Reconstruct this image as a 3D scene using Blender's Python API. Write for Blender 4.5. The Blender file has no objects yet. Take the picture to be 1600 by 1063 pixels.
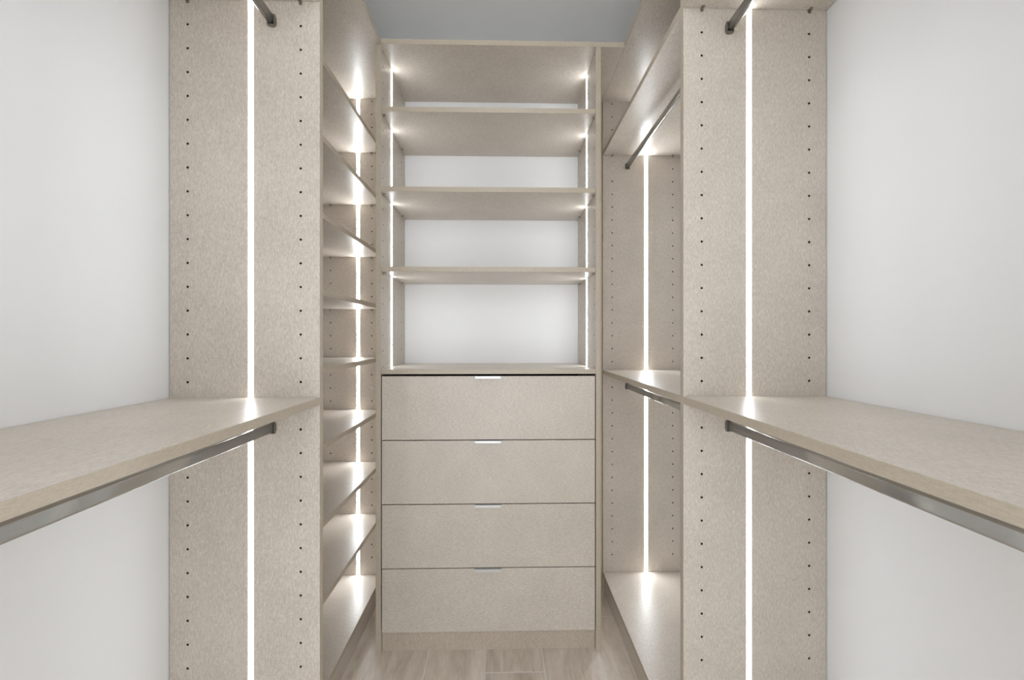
import bpy, bmesh, math, random
from mathutils import Vector
random.seed(7)
S = bpy.context.scene
COL = S.collection

# ------------------------------------------------------------------ camera, world, exposure
EYE = 1.267                                   # camera height above the floor (metres)
cd = bpy.data.cameras.new('camera'); cam = bpy.data.objects.new('camera', cd); COL.objects.link(cam)
cam.location = (0, 0, EYE); cam.rotation_euler = (math.radians(90), 0, -0.021)
cd.sensor_width = 36; cd.lens = 650 / 1600 * 36; cd.shift_y = -4.2 / 1600; cd.clip_start = 0.02
S.camera = cam
w = bpy.data.worlds.new('world'); S.world = w; w.use_nodes = True
WORLD_STRENGTH = 2.45
w.node_tree.nodes['Background'].inputs['Color'].default_value = (0.92, 0.965, 1.0, 1)
w.node_tree.nodes['Background'].inputs['Strength'].default_value = WORLD_STRENGTH
LED_NEAR, LED_DOOR, LED_FAR, LED_CAB = 11.0, 12.0, 38.0, 18.5   # emission of the light strips
DOME = 4.0                                    # emission of the added fill lamp
S.view_settings.view_transform = 'Standard'; S.view_settings.look = 'None'
S.view_settings.gamma = 1; S.view_settings.use_curve_mapping = False
S.view_settings.exposure = 0.50

# ------------------------------------------------------------------ key planes (metres, seen from the camera's foot)
WL, WR = -0.8955, 0.8955      # side walls
YN = 1.1334                   # camera-side face of the partition panels
YF = 2.0566                   # face of the far panels
YB = 2.0766                   # back wall
YC = 1.6685                   # front of the drawer cabinet
YR = 0.230                    # face of the panels beside the doorway
T = 0.020                     # board thickness
PX = 0.495                    # front edge of the deep side units
CX0, CX1 = -0.508, 0.3935     # drawer cabinet
SX = -0.596                   # front of the shallow shelves
G0 = EYE + 0.8395             # a shelf-pin hole; the others lie 64 mm apart
PITCH = 0.064
UP, MID = EYE + 0.9055, EYE - 0.1825          # undersides of the upper and middle shelves
TOPZ = EYE + 1.1705           # underside of the top boards
BOT = EYE - 1.168             # top face of the bottom boards
CEIL = EYE + 1.47

# ------------------------------------------------------------------ materials
def new_mat(name):
    m = bpy.data.materials.new(name); m.use_nodes = True
    return m, m.node_tree.nodes, m.node_tree.links, m.node_tree.nodes['Principled BSDF']
def laminate(name, base, grain, contrast=1.0, rough=0.36):
    """woven-look laminate, fibres along the given axis"""
    m, N, L, B = new_mat(name)
    tc = N.new('ShaderNodeTexCoord'); oi = N.new('ShaderNodeObjectInfo')
    sc = N.new('ShaderNodeVectorMath'); sc.operation = 'SCALE'; sc.inputs[0].default_value = (3.1, 5.7, 7.3)
    L.new(oi.outputs['Random'], sc.inputs['Scale'])
    ad = N.new('ShaderNodeVectorMath'); ad.operation = 'ADD'
    L.new(tc.outputs['Object'], ad.inputs[0]); L.new(sc.outputs[0], ad.inputs[1])
    def noise(scl, det, rgh=0.6):
        mp = N.new('ShaderNodeMapping'); mp.inputs['Scale'].default_value = scl
        L.new(ad.outputs[0], mp.inputs['Vector'])
        n = N.new('ShaderNodeTexNoise'); n.inputs['Scale'].default_value = 1
        n.inputs['Detail'].default_value = det; n.inputs['Roughness'].default_value = rgh
        L.new(mp.outputs[0], n.inputs['Vector']); return n.outputs['Fac']
    lo, hi, md = 90, 480, 260
    a = noise(tuple(lo if i == grain else hi for i in range(3)), 2)          # long fibres
    b = noise(tuple(hi if i == grain else md for i in range(3)), 2)          # cross weave
    c = noise((6, 6, 6), 3)                                                  # slow clouding
    def mth(op, x, y):
        n = N.new('ShaderNodeMath'); n.operation = op
        for i, v in enumerate((x, y)):
            if isinstance(v, (int, float)): n.inputs[i].default_value = v
            else: L.new(v, n.inputs[i])
        return n.outputs[0]
    s = mth('ADD', mth('MULTIPLY', a, 0.52), mth('MULTIPLY', b, 0.33))
    s = mth('ADD', s, mth('MULTIPLY', c, 0.15))
    r = N.new('ShaderNodeValToRGB')
    e = r.color_ramp.elements
    e[0].position, e[1].position = 0.34, 0.64
    k = 0.29 * contrast
    e[0].color = tuple(v * (1 - k) for v in base) + (1,)
    e[1].color = tuple(min(1, v * (1 + k * 0.5)) for v in base) + (1,)
    L.new(s, r.inputs['Fac']); L.new(r.outputs['Color'], B.inputs['Base Color'])
    B.inputs['Roughness'].default_value = rough
    bp = N.new('ShaderNodeBump'); bp.inputs['Strength'].default_value = 0.12; bp.inputs['Distance'].default_value = 0.0004
    L.new(s, bp.inputs['Height']); L.new(bp.outputs[0], B.inputs['Normal'])
    return m
LAM = (0.61, 0.545, 0.475)
lam_z = laminate('laminate_upright', LAM, 2)
lam_y = laminate('laminate_lengthwise', LAM, 1)
lam_x = laminate('laminate_crosswise', LAM, 0)
lam_kick = laminate('laminate_plinth', (0.53, 0.455, 0.37), 2)
EDGE = (0.495, 0.425, 0.335)
edge_z = laminate('edge_band_upright', EDGE, 2, 0.5, 0.35)
edge_y = laminate('edge_band_lengthwise', EDGE, 1, 0.5, 0.35)
edge_x = laminate('edge_band_crosswise', EDGE, 0, 0.5, 0.35)
def plain(name, c, rough=0.6, metal=0.0, nscale=None, amt=0.04):
    m, N, L, B = new_mat(name)
    B.inputs['Roughness'].default_value = rough; B.inputs['Metallic'].default_value = metal
    if nscale:
        tc = N.new('ShaderNodeTexCoord')
        n = N.new('ShaderNodeTexNoise'); n.inputs['Scale'].default_value = nscale; n.inputs['Detail'].default_value = 3
        L.new(tc.outputs['Object'], n.inputs['Vector'])
        r = N.new('ShaderNodeValToRGB'); r.color_ramp.elements[0].position = 0.3; r.color_ramp.elements[1].position = 0.7
        r.color_ramp.elements[0].color = tuple(v * (1 - amt) for v in c) + (1,)
        r.color_ramp.elements[1].color = tuple(min(1, v * (1 + amt)) for v in c) + (1,)
        L.new(n.outputs['Fac'], r.inputs['Fac']); L.new(r.outputs['Color'], B.inputs['Base Color'])
    else:
        B.inputs['Base Color'].default_value = tuple(c) + (1,)
    return m
m_wall = plain('white_paint', (0.85, 0.853, 0.857), 0.55, 0, 3, 0.008)
m_ceil = plain('ceiling_paint', (0.93, 0.93, 0.92), 0.8, 0, 3, 0.01)
m_dark = plain('pin_hole_shade', (0.02, 0.014, 0.010), 0.9, 0, 200, 0.1)  # near-black, puts the shade inside the shelf-pin holes into the colour
m_gap = plain('carcass_gap_shade', (0.06, 0.05, 0.04), 0.9, 0, 60, 0.1)  # near-black drawer innards, shade in the front gaps put into the colour
m_grout = plain('grout', (0.82, 0.80, 0.77), 0.8, 0, 60, 0.05)
m_cap = plain('white_plastic', (0.75, 0.73, 0.70), 0.4, 0, 100, 0.02)
m_bracket = plain('bracket_metal', (0.24, 0.225, 0.205), 0.35, 0.9, 300, 0.05)
m_pin = plain('pin_metal', (0.35, 0.30, 0.25), 0.35, 0.9, 300, 0.05)
def brushed(name, c, rough):
    m, N, L, B = new_mat(name)
    tc = N.new('ShaderNodeTexCoord'); mp = N.new('ShaderNodeMapping'); mp.inputs['Scale'].default_value = (900, 4, 900)
    n = N.new('ShaderNodeTexNoise'); n.inputs['Scale'].default_value = 1
    L.new(tc.outputs['Object'], mp.inputs['Vector']); L.new(mp.outputs[0], n.inputs['Vector'])
    r = N.new('ShaderNodeMapRange'); r.inputs['To Min'].default_value = rough - 0.06; r.inputs['To Max'].default_value = rough + 0.06
    L.new(n.outputs['Fac'], r.inputs['Value']); L.new(r.outputs[0], B.inputs['Roughness'])
    B.inputs['Base Color'].default_value = tuple(c) + (1,); B.inputs['Metallic'].default_value = 1
    return m
m_rod = brushed('satin_metal', (0.47, 0.465, 0.445), 0.25)
m_pull = plain('pull_metal', (0.66, 0.66, 0.66), 0.35, 0.55, 200, 0.03)
def glow(name, strength, c=(0.93, 0.97, 1.0)):
    m, N, L, B = new_mat(name)
    B.inputs['Base Color'].default_value = (0.9, 0.9, 0.9, 1)
    B.inputs['Emission Color'].default_value = tuple(c) + (1,)
    B.inputs['Emission Strength'].default_value = strength
    return m
led_near, led_door, led_far, led_cab = glow('light_strip_near', LED_NEAR), glow('light_strip_doorway', LED_DOOR), glow('light_strip_far', LED_FAR), glow('light_strip_cabinet', LED_CAB)
m_dome = glow('fill_dome_glow', DOME, (0.97, 0.985, 1.0))

def plank_mat():
    m, N, L, B = new_mat('wood_look_tile')
    tc = N.new('ShaderNodeTexCoord'); oi = N.new('ShaderNodeObjectInfo')
    sc = N.new('ShaderNodeVectorMath'); sc.operation = 'SCALE'; sc.inputs[0].default_value = (31, 57, 17)
    L.new(oi.outputs['Random'], sc.inputs['Scale'])
    ad = N.new('ShaderNodeVectorMath'); ad.operation = 'ADD'
    L.new(tc.outputs['Object'], ad.inputs[0]); L.new(sc.outputs[0], ad.inputs[1])
    mp = N.new('ShaderNodeMapping'); mp.inputs['Scale'].default_value = (20, 4.2, 5)
    L.new(ad.outputs[0], mp.inputs['Vector'])
    n = N.new('ShaderNodeTexNoise'); n.inputs['Scale'].default_value = 1; n.inputs['Detail'].default_value = 6
    n.inputs['Roughness'].default_value = 0.62; n.inputs['Distortion'].default_value = 0.5
    L.new(mp.outputs[0], n.inputs['Vector'])
    mp2 = N.new('ShaderNodeMapping'); mp2.inputs['Scale'].default_value = (150, 25, 5)
    L.new(ad.outputs[0], mp2.inputs['Vector'])
    n2 = N.new('ShaderNodeTexNoise'); n2.inputs['Scale'].default_value = 1; n2.inputs['Detail'].default_value = 3
    L.new(mp2.outputs[0], n2.inputs['Vector'])
    mx = N.new('ShaderNodeMath'); mx.operation = 'MULTIPLY_ADD'; mx.inputs[1].default_value = 0.22
    L.new(n2.outputs['Fac'], mx.inputs[0])
    m7 = N.new('ShaderNodeMath'); m7.operation = 'MULTIPLY'; m7.inputs[1].default_value = 0.78
    L.new(n.outputs['Fac'], m7.inputs[0]); L.new(m7.outputs[0], mx.inputs[2])
    r = N.new('ShaderNodeValToRGB'); E = r.color_ramp.elements
    E[0].position = 0.33; E[0].color = (0.55, 0.465, 0.385, 1)
    E[1].position = 0.68; E[1].color = (0.84, 0.765, 0.685, 1)
    q = E.new(0.5); q.color = (0.70, 0.615, 0.53, 1)
    L.new(mx.outputs[0], r.inputs['Fac'])
    hs = N.new('ShaderNodeHueSaturation')
    vr = N.new('ShaderNodeMapRange'); vr.inputs['To Min'].default_value = 0.88; vr.inputs['To Max'].default_value = 1.12
    L.new(oi.outputs['Random'], vr.inputs['Value']); L.new(vr.outputs[0], hs.inputs['Value'])
    L.new(r.outputs['Color'], hs.inputs['Color']); L.new(hs.outputs[0], B.inputs['Base Color'])
    B.inputs['Roughness'].default_value = 0.36
    return m
m_plank = plank_mat()

# ------------------------------------------------------------------ mesh helpers (world coordinates in, local meshes out)
def link(name, me, origin, parent=None):
    o = bpy.data.objects.new(name, me); COL.objects.link(o)
    if parent:
        o.parent = parent; p = Vector(); q = parent
        while q: p += q.location; q = q.parent
        o.location = Vector(origin) - p
    else: o.location = origin
    return o
def finish(bm, name, mats, origin, parent=None, smooth=False):
    bmesh.ops.translate(bm, verts=bm.verts, vec=-Vector(origin))
    me = bpy.data.meshes.new(name); bm.to_mesh(me); bm.free()
    for m in mats: me.materials.append(m)
    if smooth:
        for p in me.polygons: p.use_smooth = True
    return link(name, me, origin, parent)
def add_box(bm, lo, hi, mi=0, bevel=0.0):
    r = bmesh.ops.create_cube(bm, size=1)
    vs = r['verts']
    for v in vs:
        for i in range(3): v.co[i] = lo[i] if v.co[i] < 0 else hi[i]
    fs = {f for v in vs for f in v.link_faces}
    for f in fs: f.material_index = mi
    if bevel:
        bmesh.ops.bevel(bm, geom=list({e for v in vs for e in v.link_edges}), offset=bevel, segments=1, affect='EDGES', profile=0.5, material=-1)
def box(name, lo, hi, mats, parent=None, bevel=0.0, edge_axis=None):
    """a board; faces looking along edge_axis take the second material (the edge band)"""
    bm = bmesh.new(); add_box(bm, lo, hi, 0, bevel)
    if edge_axis is not None:
        for f in bm.faces:
            if abs(f.normal[edge_axis]) > 0.6: f.material_index = 1
    c = [(lo[i] + hi[i]) / 2 for i in range(3)]
    return finish(bm, name, mats if isinstance(mats, (list, tuple)) else [mats], c, parent)
def drilled_panel(name, axis, face, back, u0, u1, z0, z1, rows, parent, r=0.0034, depth=0.011):
    """upright board whose visible face (at coordinate `face` along axis 0/1) is drilled with shelf-pin holes.
    u runs along the other horizontal axis; rows = [(u, [z...])]"""
    bm = bmesh.new(); sgn = 1 if back > face else -1
    def P(u, d, z): return (face + sgn * d, u, z) if axis == 0 else (u, face + sgn * d, z)
    def quad(pts, mi=0):
        f = bm.faces.new([bm.verts.new(p) for p in pts]); f.material_index = mi
    a = r * 1.7
    cuts = [u0]
    for u, zs in sorted(rows): cuts += [u - a, u + a]
    cuts.append(u1)
    for i in range(0, len(cuts) - 1, 2):
        quad([P(cuts[i], 0, z0), P(cuts[i + 1], 0, z0), P(cuts[i + 1], 0, z1), P(cuts[i], 0, z1)])
    for u, zs in sorted(rows):
        z = z0
        for h in sorted(zs):
            quad([P(u - a, 0, z), P(u + a, 0, z), P(u + a, 0, h - a), P(u - a, 0, h - a)]); z = h + a
            sq = [(a, 0), (a, a), (0, a), (-a, a), (-a, 0), (-a, -a), (0, -a), (a, -a)]
            for k in range(8):
                k2 = (k + 1) % 8; t1 = k * math.pi / 4; t2 = k2 * math.pi / 4
                c1 = (r * math.cos(t1), r * math.sin(t1)); c2 = (r * math.cos(t2), r * math.sin(t2))
                quad([P(u + sq[k][0], 0, h + sq[k][1]), P(u + sq[k2][0], 0, h + sq[k2][1]), P(u + c2[0], 0, h + c2[1]), P(u + c1[0], 0, h + c1[1])])
                quad([P(u + c1[0], 0, h + c1[1]), P(u + c2[0], 0, h + c2[1]), P(u + c2[0], depth, h + c2[1]), P(u + c1[0], depth, h + c1[1])], 2)
            quad([P(u + r * math.cos(k * math.pi / 4), depth, h + r * math.sin(k * math.pi / 4)) for k in range(8)], 2)
        quad([P(u - a, 0, z), P(u + a, 0, z), P(u + a, 0, z1), P(u - a, 0, z1)])
    th = abs(back - face)
    quad([P(u0, th, z0), P(u0, th, z1), P(u1, th, z1), P(u1, th, z0)])
    for (ua, ub) in ((u0, u0), (u1, u1)): quad([P(ua, 0, z0), P(ua, 0, z1), P(ua, th, z1), P(ua, th, z0)], 1)
    for zz in (z0, z1): quad([P(u0, 0, zz), P(u1, 0, zz), P(u1, th, zz), P(u0, th, zz)], 1)
    bmesh.ops.remove_doubles(bm, verts=bm.verts, dist=1e-6)
    bmesh.ops.recalc_face_normals(bm, faces=bm.faces)
    mid = P((u0 + u1) / 2, th / 2, (z0 + z1) / 2)
    return finish(bm, name, [lam_z, edge_z, m_dark], mid, parent)
def light_strip(axis, face, sgn, u, spans, parent, m_led, wd=0.0135, proud=0.0010):
    """a slim diffuser standing proud of the board; one run per bay between the shelves"""
    bm = bmesh.new()
    for z0, z1 in spans:
        prof = [(-wd / 2, 0.0), (-wd / 2, proud * 0.45), (-wd * 0.22, proud), (wd * 0.22, proud), (wd / 2, proud * 0.45), (wd / 2, 0.0)]
        rings = []
        for z in (z0, z1):
            rings.append([bm.verts.new((face + sgn * d, u + s, z) if axis == 0 else (u + s, face + sgn * d, z)) for s, d in prof])
        n = len(prof)
        for i in range(n): bm.faces.new((rings[0][i], rings[0][(i + 1) % n], rings[1][(i + 1) % n], rings[1][i]))
        bm.faces.new(rings[0]); bm.faces.new(rings[1])
    bmesh.ops.recalc_face_normals(bm, faces=bm.faces)
    o = (face, u, (spans[0][0] + spans[-1][1]) / 2) if axis == 0 else (u, face, (spans[0][0] + spans[-1][1]) / 2)
    return finish(bm, 'light_strip', [m_led], o, parent)
def pin(x, y, z, dx, dy, parent):
    """metal shelf pin: a peg in the hole and a flat spoon under the shelf; (dx, dy) points away from the panel"""
    bm = bmesh.new()
    r = bmesh.ops.create_cone(bm, cap_ends=True, segments=8, radius1=0.0024, radius2=0.0024, depth=0.012)
    for v in r['verts']:
        c = v.co.copy(); v.co = Vector((x + dx * c.z + dy * c.x, y + dy * c.z + dx * c.x, z + c.y))
    w_ = 0.004
    lo = (x - w_ if dy else min(x, x + dx * 0.011), y - w_ if dx else min(y, y + dy * 0.011), z - 0.0005)
    hi = (x + w_ if dy else max(x, x + dx * 0.011), y + w_ if dx else max(y, y + dy * 0.011), z + 0.002)
    add_box(bm, lo, hi)
    lo2 = (x - w_ if dy else min(x + dx * 0.0005, x + dx * 0.002), y - w_ if dx else min(y + dy * 0.0005, y + dy * 0.002), z - 0.007)
    hi2 = (x + w_ if dy else max(x + dx * 0.0005, x + dx * 0.002), y + w_ if dx else max(y + dy * 0.0005, y + dy * 0.002), z)
    add_box(bm, lo2, hi2)
    return finish(bm, 'shelf_pin', [m_pin], (x, y, z), parent)
def thing(name, label, cat, loc, group=None):
    o = bpy.data.objects.new(name, None); COL.objects.link(o); o.location = loc; o.empty_display_size = 0.1
    o['label'] = label; o['category'] = cat
    if group: o['group'] = group
    return o
def tag(o, label, cat, group=None):
    o['label'] = label; o['category'] = cat
    if group: o['group'] = group
    return o
def structure(o): o['kind'] = 'structure'; return o
def holes(z0, z1, skip=()):
    out = []; k = -40
    while k < 40:
        z = G0 + k * PITCH; k += 1
        if z0 < z < z1 and not any(abs(z - s) < 0.004 for s in skip): out.append(z)
    return out
e = 0.0006                                    # hairline between neighbours

# ------------------------------------------------------------------ the setting
YBK = -1.0                                    # unseen wall behind the camera; its doorway is added to let light in
structure(box('wall_left', (WL - 0.12, YBK - 0.12, 0), (WL, YB + 0.12, CEIL), m_wall))
structure(box('wall_right', (WR, YBK - 0.12, 0), (WR + 0.12, YB + 0.12, CEIL), m_wall))
structure(box('wall_back', (WL, YB, 0), (WR, YB + 0.12, CEIL), m_wall))
structure(box('ceiling', (WL - 0.12, YBK - 0.12, CEIL), (WR + 0.12, YB + 0.12, CEIL + 0.1), m_ceil))
bm = bmesh.new()
add_box(bm, (WL, YBK - 0.12, 0), (-0.7, YBK, CEIL)); add_box(bm, (0.7, YBK - 0.12, 0), (WR, YBK, CEIL))
add_box(bm, (-0.7, YBK - 0.12, 2.5), (0.7, YBK, CEIL))
structure(finish(bm, 'wall_front', [m_wall], (0, YBK, 1.3)))
fl = structure(box('floor', (WL - 0.12, YBK - 0.12, -0.06), (WR + 0.12, YB + 0.12, -0.0004), m_grout))
# wood-look planks running away from the camera, each its own piece
PW, PL, J = 0.2275, 1.2, 0.0014
first = {-1: 1.20, 0: 1.572, 1: 1.14, 2: 1.877, 3: 1.5, -2: 1.80, -3: 1.35, -4: 1.0}
for c in range(-4, 4):
    x0 = -0.071 + c * PW; x1 = x0 + PW
    x0c, x1c = max(x0, WL), min(x1, WR)
    if x1c - x0c < 0.01: continue
    y = first[c]
    while y > YBK: y -= PL
    while y < YB:
        a_, b_ = max(y, YBK), min(y + PL, YB)
        if b_ - a_ > 0.01:
            box('floor_plank', (x0c + J, a_ + J, -0.006), (x1c - J, b_ - J, 0.0), m_plank, fl, 0.0006)
        y += PL

# added dome above the frame, fill light for the drawers and ceiling
lamp = bpy.data.objects.new('fill_lamp', None); COL.objects.link(lamp); lamp.location = (0.0, 0.75, CEIL)
lamp['label'] = 'added dome fill lamp over the aisle, out of view'; lamp['category'] = 'fill lamp'
bm = bmesh.new(); bmesh.ops.create_uvsphere(bm, u_segments=32, v_segments=16, radius=0.15)
bmesh.ops.delete(bm, geom=[v for v in bm.verts if v.co.z > 0.001], context='VERTS')
for v in bm.verts: v.co.z *= 0.55
bmesh.ops.translate(bm, verts=bm.verts, vec=(0, 0.75, CEIL - 0.22))
finish(bm, 'fill_dome', [m_dome], (0, 0.75, CEIL - 0.22), lamp, True)
bm = bmesh.new(); bmesh.ops.create_cone(bm, cap_ends=True, segments=32, radius1=0.16, radius2=0.15, depth=0.028)
bmesh.ops.translate(bm, verts=bm.verts, vec=(0, 0.75, CEIL - 0.015))
r_ = bmesh.ops.create_cone(bm, cap_ends=True, segments=12, radius1=0.012, radius2=0.012, depth=0.2)
bmesh.ops.translate(bm, verts=r_['verts'], vec=(0, 0.75, CEIL - 0.125))
finish(bm, 'base', [m_cap], (0, 0.75, CEIL - 0.015), lamp)

# ------------------------------------------------------------------ side units
def board(name, x0, x1, y0, y1, z0, parent, t=T, mats=None, ax=0):
    return box(name, (min(x0, x1), y0, z0), (max(x0, x1), y1, z0 + t), mats or [lam_y, edge_y], parent, 0.0007, ax)
def kick(x, s, y0, y1, z1, parent):
    return box('toe_kick', (min(x, x + s * 0.018), y0, 0), (max(x, x + s * 0.018), y1, z1), [lam_y], parent)

def near_unit(s, label, strip_x):
    """hanging bay beside the camera: s = -1 left, +1 right"""
    wall = WL if s < 0 else WR
    wx = wall - s * 0.002; fx = s * PX
    t = thing('hanging_unit', label, 'closet unit', ((wx + fx) / 2, (YR + YN) / 2, 0), 'open hanging bays beside the camera')
    lo, hi = min(wx, fx), max(wx, fx)
    drilled_panel('side_panel', 1, YN, YN + T - e, lo, hi, 0, TOPZ - e, [(s * 0.546, holes(0.13, TOPZ)), (s * 0.846, holes(0.13, TOPZ))], t)
    box('side_panel', (lo, YR - T, 0), (hi, YR, TOPZ - e), [lam_z, edge_z], t, 0, 0)
    spans = [(BOT + 0.001, MID - 0.001), (MID + T + 0.001, UP - 0.001), (UP + T + 0.001, TOPZ - 0.02)]
    light_strip(1, YN, -1, strip_x, spans, t, led_near)
    light_strip(1, YR, 1, strip_x, spans, t, led_door)
    for z in (UP, MID):
        sh = board('shelf', wx, fx, YR + e, YN - e, z, t)
        for px in (0.546, 0.846):
            pin(s * px, YN, z - 0.002, 0, -1, sh); pin(s * px, YR, z - 0.002, 0, 1, sh)
    board('bottom_shelf', wx, fx, YR + e, YN - e, BOT - T, t)
    kick(fx - s * -0.004, s, YR + e, YN - e, BOT - T - e, t)
    return t
near_unit(-1, 'beige open hanging bay at the left edge, lit panel facing the camera', -0.679)
near_unit(1, 'beige open hanging bay at the right edge, lit panel facing the camera', 0.6775)

Y0, Y1 = YN + T, YF - e
# shallow shelves in the far left corner
u = thing('shelving_unit', 'tall beige unit of nine closely spaced shelves in the far left corner', 'shelving', ((WL + SX) / 2, (Y0 + Y1) / 2, 0))
under = [UP - 0.256 * i for i in range(8)]
drilled_panel('side_panel', 1, YF, YB - e, WL + e, SX, 0, TOPZ - e, [(-0.846, holes(0.13, TOPZ)), (-0.6455, holes(0.13, TOPZ))], u)
zs = sorted(under); spans = [(BOT + 0.001, zs[0] - 0.001)]
for i in range(7): spans.append((zs[i] + T + 0.001, zs[i + 1] - 0.001))
spans.append((zs[-1] + T + 0.001, TOPZ - 0.002))
light_strip(1, YF, -1, -0.7115, spans, u, led_far)
for z in under:
    sh = board('shelf', WL + e, SX, Y0, Y1, z, u)
    for px in (-0.846, -0.6455): pin(px, YF, z - 0.002, 0, -1, sh)
board('bottom_shelf', WL + e, SX, Y0, Y1, BOT - T, u)
kick(SX - 0.004, -1, Y0, Y1, BOT - T - e, u)
def cap(x, z, parent):
    bm = bmesh.new(); r = bmesh.ops.create_cone(bm, cap_ends=True, segments=12, radius1=0.0045, radius2=0.0035, depth=0.002)
    for v in r['verts']:
        c = v.co.copy(); v.co = Vector((x + c.x, YF - 0.001 - c.z, z + c.y))
    o = finish(bm, 'hole_cap', [m_cap], (x, YF, z), parent); o['label'] = 'small white hole cap'
cap(-0.6455, G0 - 17 * PITCH, u)

# hanging bay in the far right corner
v_ = thing('hanging_unit', 'beige double hanging bay in the far right corner beside the drawers', 'closet unit', ((WR + PX) / 2, (Y0 + Y1) / 2, 0))
drilled_panel('side_panel', 1, YF, YB - e, PX, WR - e, 0, TOPZ - e, [(0.541, holes(0.13, TOPZ)), (0.8445, holes(0.13, TOPZ))], v_)
light_strip(1, YF, -1, 0.711, [(BOT + 0.001, MID - 0.001), (MID + T + 0.001, UP - 0.001), (UP + T + 0.001, TOPZ - 0.002)], v_, led_far)
for z in (UP, MID):
    sh = board('shelf', WR - e, PX, Y0, Y1, z, v_)
    for px in (0.541, 0.8445): pin(px, YF, z - 0.002, 0, -1, sh)
board('bottom_shelf', WR - e, PX, Y0, Y1, BOT - T, v_)
kick(PX + 0.004, 1, Y0, Y1, BOT - T - e, v_)
cap(0.541, G0, v_)
box('gap_shade_strip', (CX1 + 0.002, YF + 0.006, 0), (PX - 0.001, YB - e, TOPZ - e), [edge_z], v_)  # added strip covering the bright wall, so this gap reads dark

# ------------------------------------------------------------------ drawer cabinet
d = thing('drawer_cabinet', 'tall beige cabinet at the back, four drawers below open lit shelves', 'cabinet', ((CX0 + CX1) / 2, (YC + YB) / 2, 0))
IX0, IX1 = CX0 + T, CX1 - T
CNT = EYE - 0.1285
drilled_panel('side_panel', 0, IX0, CX0, YC, YB - e, 0, TOPZ - e, [(YC + 0.031, holes(CNT, TOPZ)), (YC + 0.336, holes(CNT, TOPZ))], d)
drilled_panel('side_panel', 0, IX1, CX1, YC, YB - e, 0, TOPZ - e, [(YC + 0.031, holes(CNT, TOPZ)), (YC + 0.336, holes(CNT, TOPZ))], d)
su = [EYE + 0.903 - T * 0, EYE + 0.5835, EYE + 0.263]
zz = [CNT] + [x for q in sorted(su) for x in (q, q + T)] + [TOPZ]
cs = [(zz[i] + 0.001, zz[i + 1] - 0.001) for i in range(0, len(zz), 2)]
light_strip(0, IX0, 1, YC + 0.160, cs, d, led_cab, 0.012, 0.0018)
light_strip(0, IX1, -1, YC + 0.186, cs, d, led_cab, 0.012, 0.0018)
for z in su:
    sh = box('shelf', (IX0 + e, YC + 0.003, z), (IX1 - e, YB - e, z + T), [lam_x, edge_x], d, 0.0007, 1)
    for yy in (YC + 0.031, YC + 0.336):
        pin(IX0, yy, z - 0.002, 1, 0, sh); pin(IX1, yy, z - 0.002, -1, 0, sh)
box('counter', (IX0 + e, YC + 0.002, CNT - 0.019), (IX1 - e, YB - e, CNT), [lam_x, edge_x], d, 0.0007, 1)
lines = [EYE - 0.412 - 0.2565 * i for i in range(4)]
tops = [EYE - 0.1560] + [z - 0.0019 for z in lines[:3]]
for zt, zl in zip(tops, lines):
    zb = zl + 0.0019
    dr = box('drawer', (IX0 + 0.004, YC + 0.001, zb), (IX1 - 0.004, YC + 0.020, zt), [lam_x, edge_x], d, 0.0006)
    bm = bmesh.new()                                  # box of the drawer behind its front
    add_box(bm, (IX0 + 0.014, YC + 0.021, zb + 0.02), (IX1 - 0.014, YB - 0.04, zb + 0.032))
    add_box(bm, (IX0 + 0.014, YC + 0.021, zb + 0.032), (IX0 + 0.028, YB - 0.04, zt - 0.03))
    add_box(bm, (IX1 - 0.028, YC + 0.021, zb + 0.032), (IX1 - 0.014, YB - 0.04, zt - 0.03))
    add_box(bm, (IX0 + 0.028, YB - 0.054, zb + 0.032), (IX1 - 0.028, YB - 0.04, zt - 0.03))
    finish(bm, 'drawer_box', [m_gap], (0, YC + 0.2, zb), dr)
    bm = bmesh.new()                                  # edge pull hooked over the drawer's top edge
    hx0, hx1 = -0.1125, -0.0095
    add_box(bm, (hx0, YC - 0.009, zt - 0.0006), (hx1, YC + 0.019, zt + 0.0006))
    add_box(bm, (hx0, YC - 0.0105, zt - 0.0085), (hx1, YC - 0.009, zt + 0.0006))
    o = finish(bm, 'handle', [m_pull], ((hx0 + hx1) / 2, YC, zt), dr); o['label'] = 'slim silver edge pull'
box('bottom_panel', (IX0 + e, YC + 0.022, lines[3] - 0.003), (IX1 - e, YB - e, lines[3] + 0.0145), [lam_x, edge_x], d, 0, 1)
box('toe_kick', (IX0 + e, YC + 0.022, 0), (IX1 - e, YC + 0.040, lines[3] - 0.0035), [lam_kick], d)
box('back_panel', (IX0 + e, YB - 0.012, lines[3] + 0.02), (IX1 - e, YB - e, CNT - 0.02), [m_gap], d)

# ------------------------------------------------------------------ top boards
TS = 0.490
def top(label, x0, x1, y0, y1, ax):
    o = box('top_shelf', (x0, y0, TOPZ), (x1, y1, TOPZ + T), [lam_y if ax == 0 else lam_x, edge_y if ax == 0 else edge_x], None, 0.0007, ax)
    return tag(o, label, 'shelf', 'top boards above the closet units')
top('top board running over the drawer cabinet below the ceiling', -TS + e, TS - e, YC - 0.001, YB - e, 1)
top('topmost board over the shelves in the far left corner', WL + e, -TS, Y0 + e, YB - e, 0)
top('topmost board over the hanging bay in the far right corner', TS, WR - e, Y0 + e, YB - e, 0)

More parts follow.
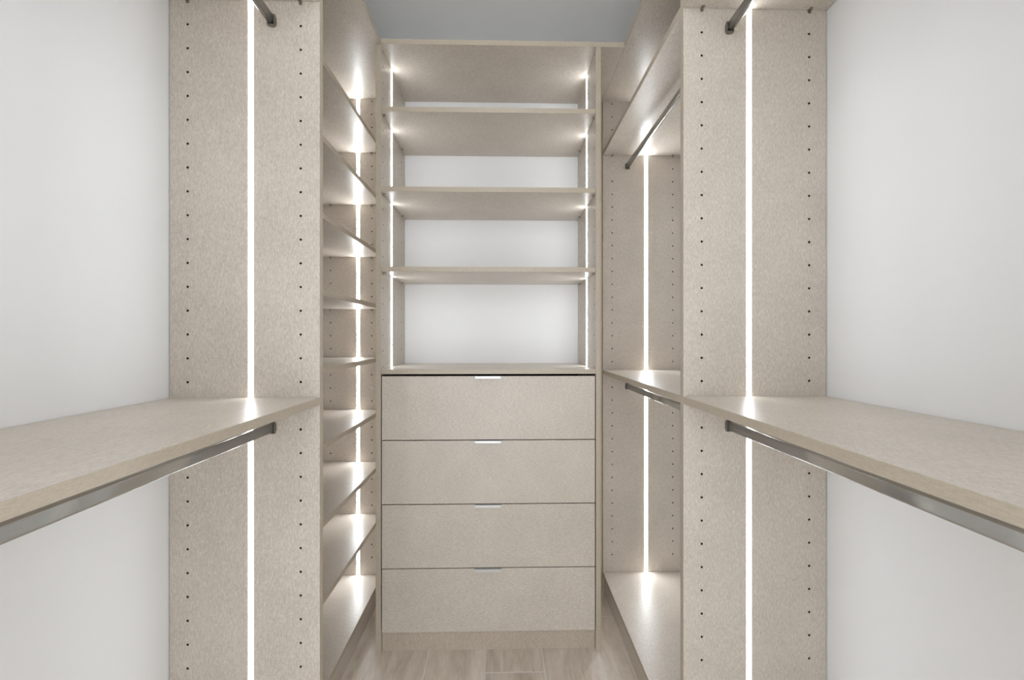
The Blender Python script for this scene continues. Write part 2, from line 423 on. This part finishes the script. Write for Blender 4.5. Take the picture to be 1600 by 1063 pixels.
# ------------------------------------------------------------------ hanging rods
def rounded(w_, h_, r, seg=4):
    pts = []
    for cx, cz, a0 in ((w_ / 2 - r, h_ / 2 - r, 0), (-w_ / 2 + r, h_ / 2 - r, 90), (-w_ / 2 + r, -h_ / 2 + r, 180), (w_ / 2 - r, -h_ / 2 + r, 270)):
        for k in range(seg + 1):
            a_ = math.radians(a0 + 90 * k / seg); pts.append((cx + r * math.cos(a_), cz + r * math.sin(a_)))
    return pts
def extrude(bm, pts, x, z, y0, y1, inner=None):
    A = [bm.verts.new((x + p[0], y0, z + p[1])) for p in pts]; B = [bm.verts.new((x + p[0], y1, z + p[1])) for p in pts]
    n = len(pts)
    for i in range(n): bm.faces.new((A[i], A[(i + 1) % n], B[(i + 1) % n], B[i]))
    bm.faces.new(A); bm.faces.new(B)
def rod(label, x, y0, y1, z, group):
    t = thing('hanging_rod', label, 'closet rod', (x, (y0 + y1) / 2, z), group)
    bm = bmesh.new(); extrude(bm, rounded(0.0150, 0.0260, 0.0045, 5), x, z, y0 + 0.0045, y1 - 0.0045)
    bmesh.ops.recalc_face_normals(bm, faces=bm.faces)
    tube = finish(bm, 'tube', [m_rod], (x, (y0 + y1) / 2, z), t)
    for p in tube.data.polygons: p.use_smooth = len(p.vertices) == 4
    for yy, q in ((y0, 1), (y1, -1)):
        bm = bmesh.new()
        a_, b_ = sorted((yy, yy + q * 0.003)); extrude(bm, rounded(0.0200, 0.0315, 0.0090, 6), x, z, a_, b_)       # flange
        # open-topped cup around the end of the tube
        a_, b_ = sorted((yy + q * 0.003, yy + q * 0.012))
        add_box(bm, (x - 0.0095, a_, z - 0.014), (x - 0.0077, b_, z + 0.013))
        add_box(bm, (x + 0.0077, a_, z - 0.014), (x + 0.0095, b_, z + 0.013))
        add_box(bm, (x - 0.0095, a_, z - 0.0158), (x + 0.0095, b_, z - 0.0132))
        bmesh.ops.recalc_face_normals(bm, faces=bm.faces)
        finish(bm, 'bracket', [m_bracket], (x, yy, z), t)
    return t
RZ1, RZ2 = EYE - 0.2420, EYE + 0.8503
for s, nm in ((-1, 'left'), (1, 'right')):
    rod('lower silver rod under the near %s middle shelf' % nm, s * 0.6205, YR, YN, RZ1, 'hanging rods beside the camera')
    rod('upper silver rod at the top of the near %s bay' % nm, s * 0.6205, YR, YN, RZ2, 'hanging rods beside the camera')
rod('short lower silver rod in the far right corner bay', 0.6165, Y0, YF, RZ1, 'hanging rods in the far right corner')
rod('upper silver rod under the raised shelf in the far right corner bay', 0.6165, Y0, YF, RZ2, 'hanging rods in the far right corner')
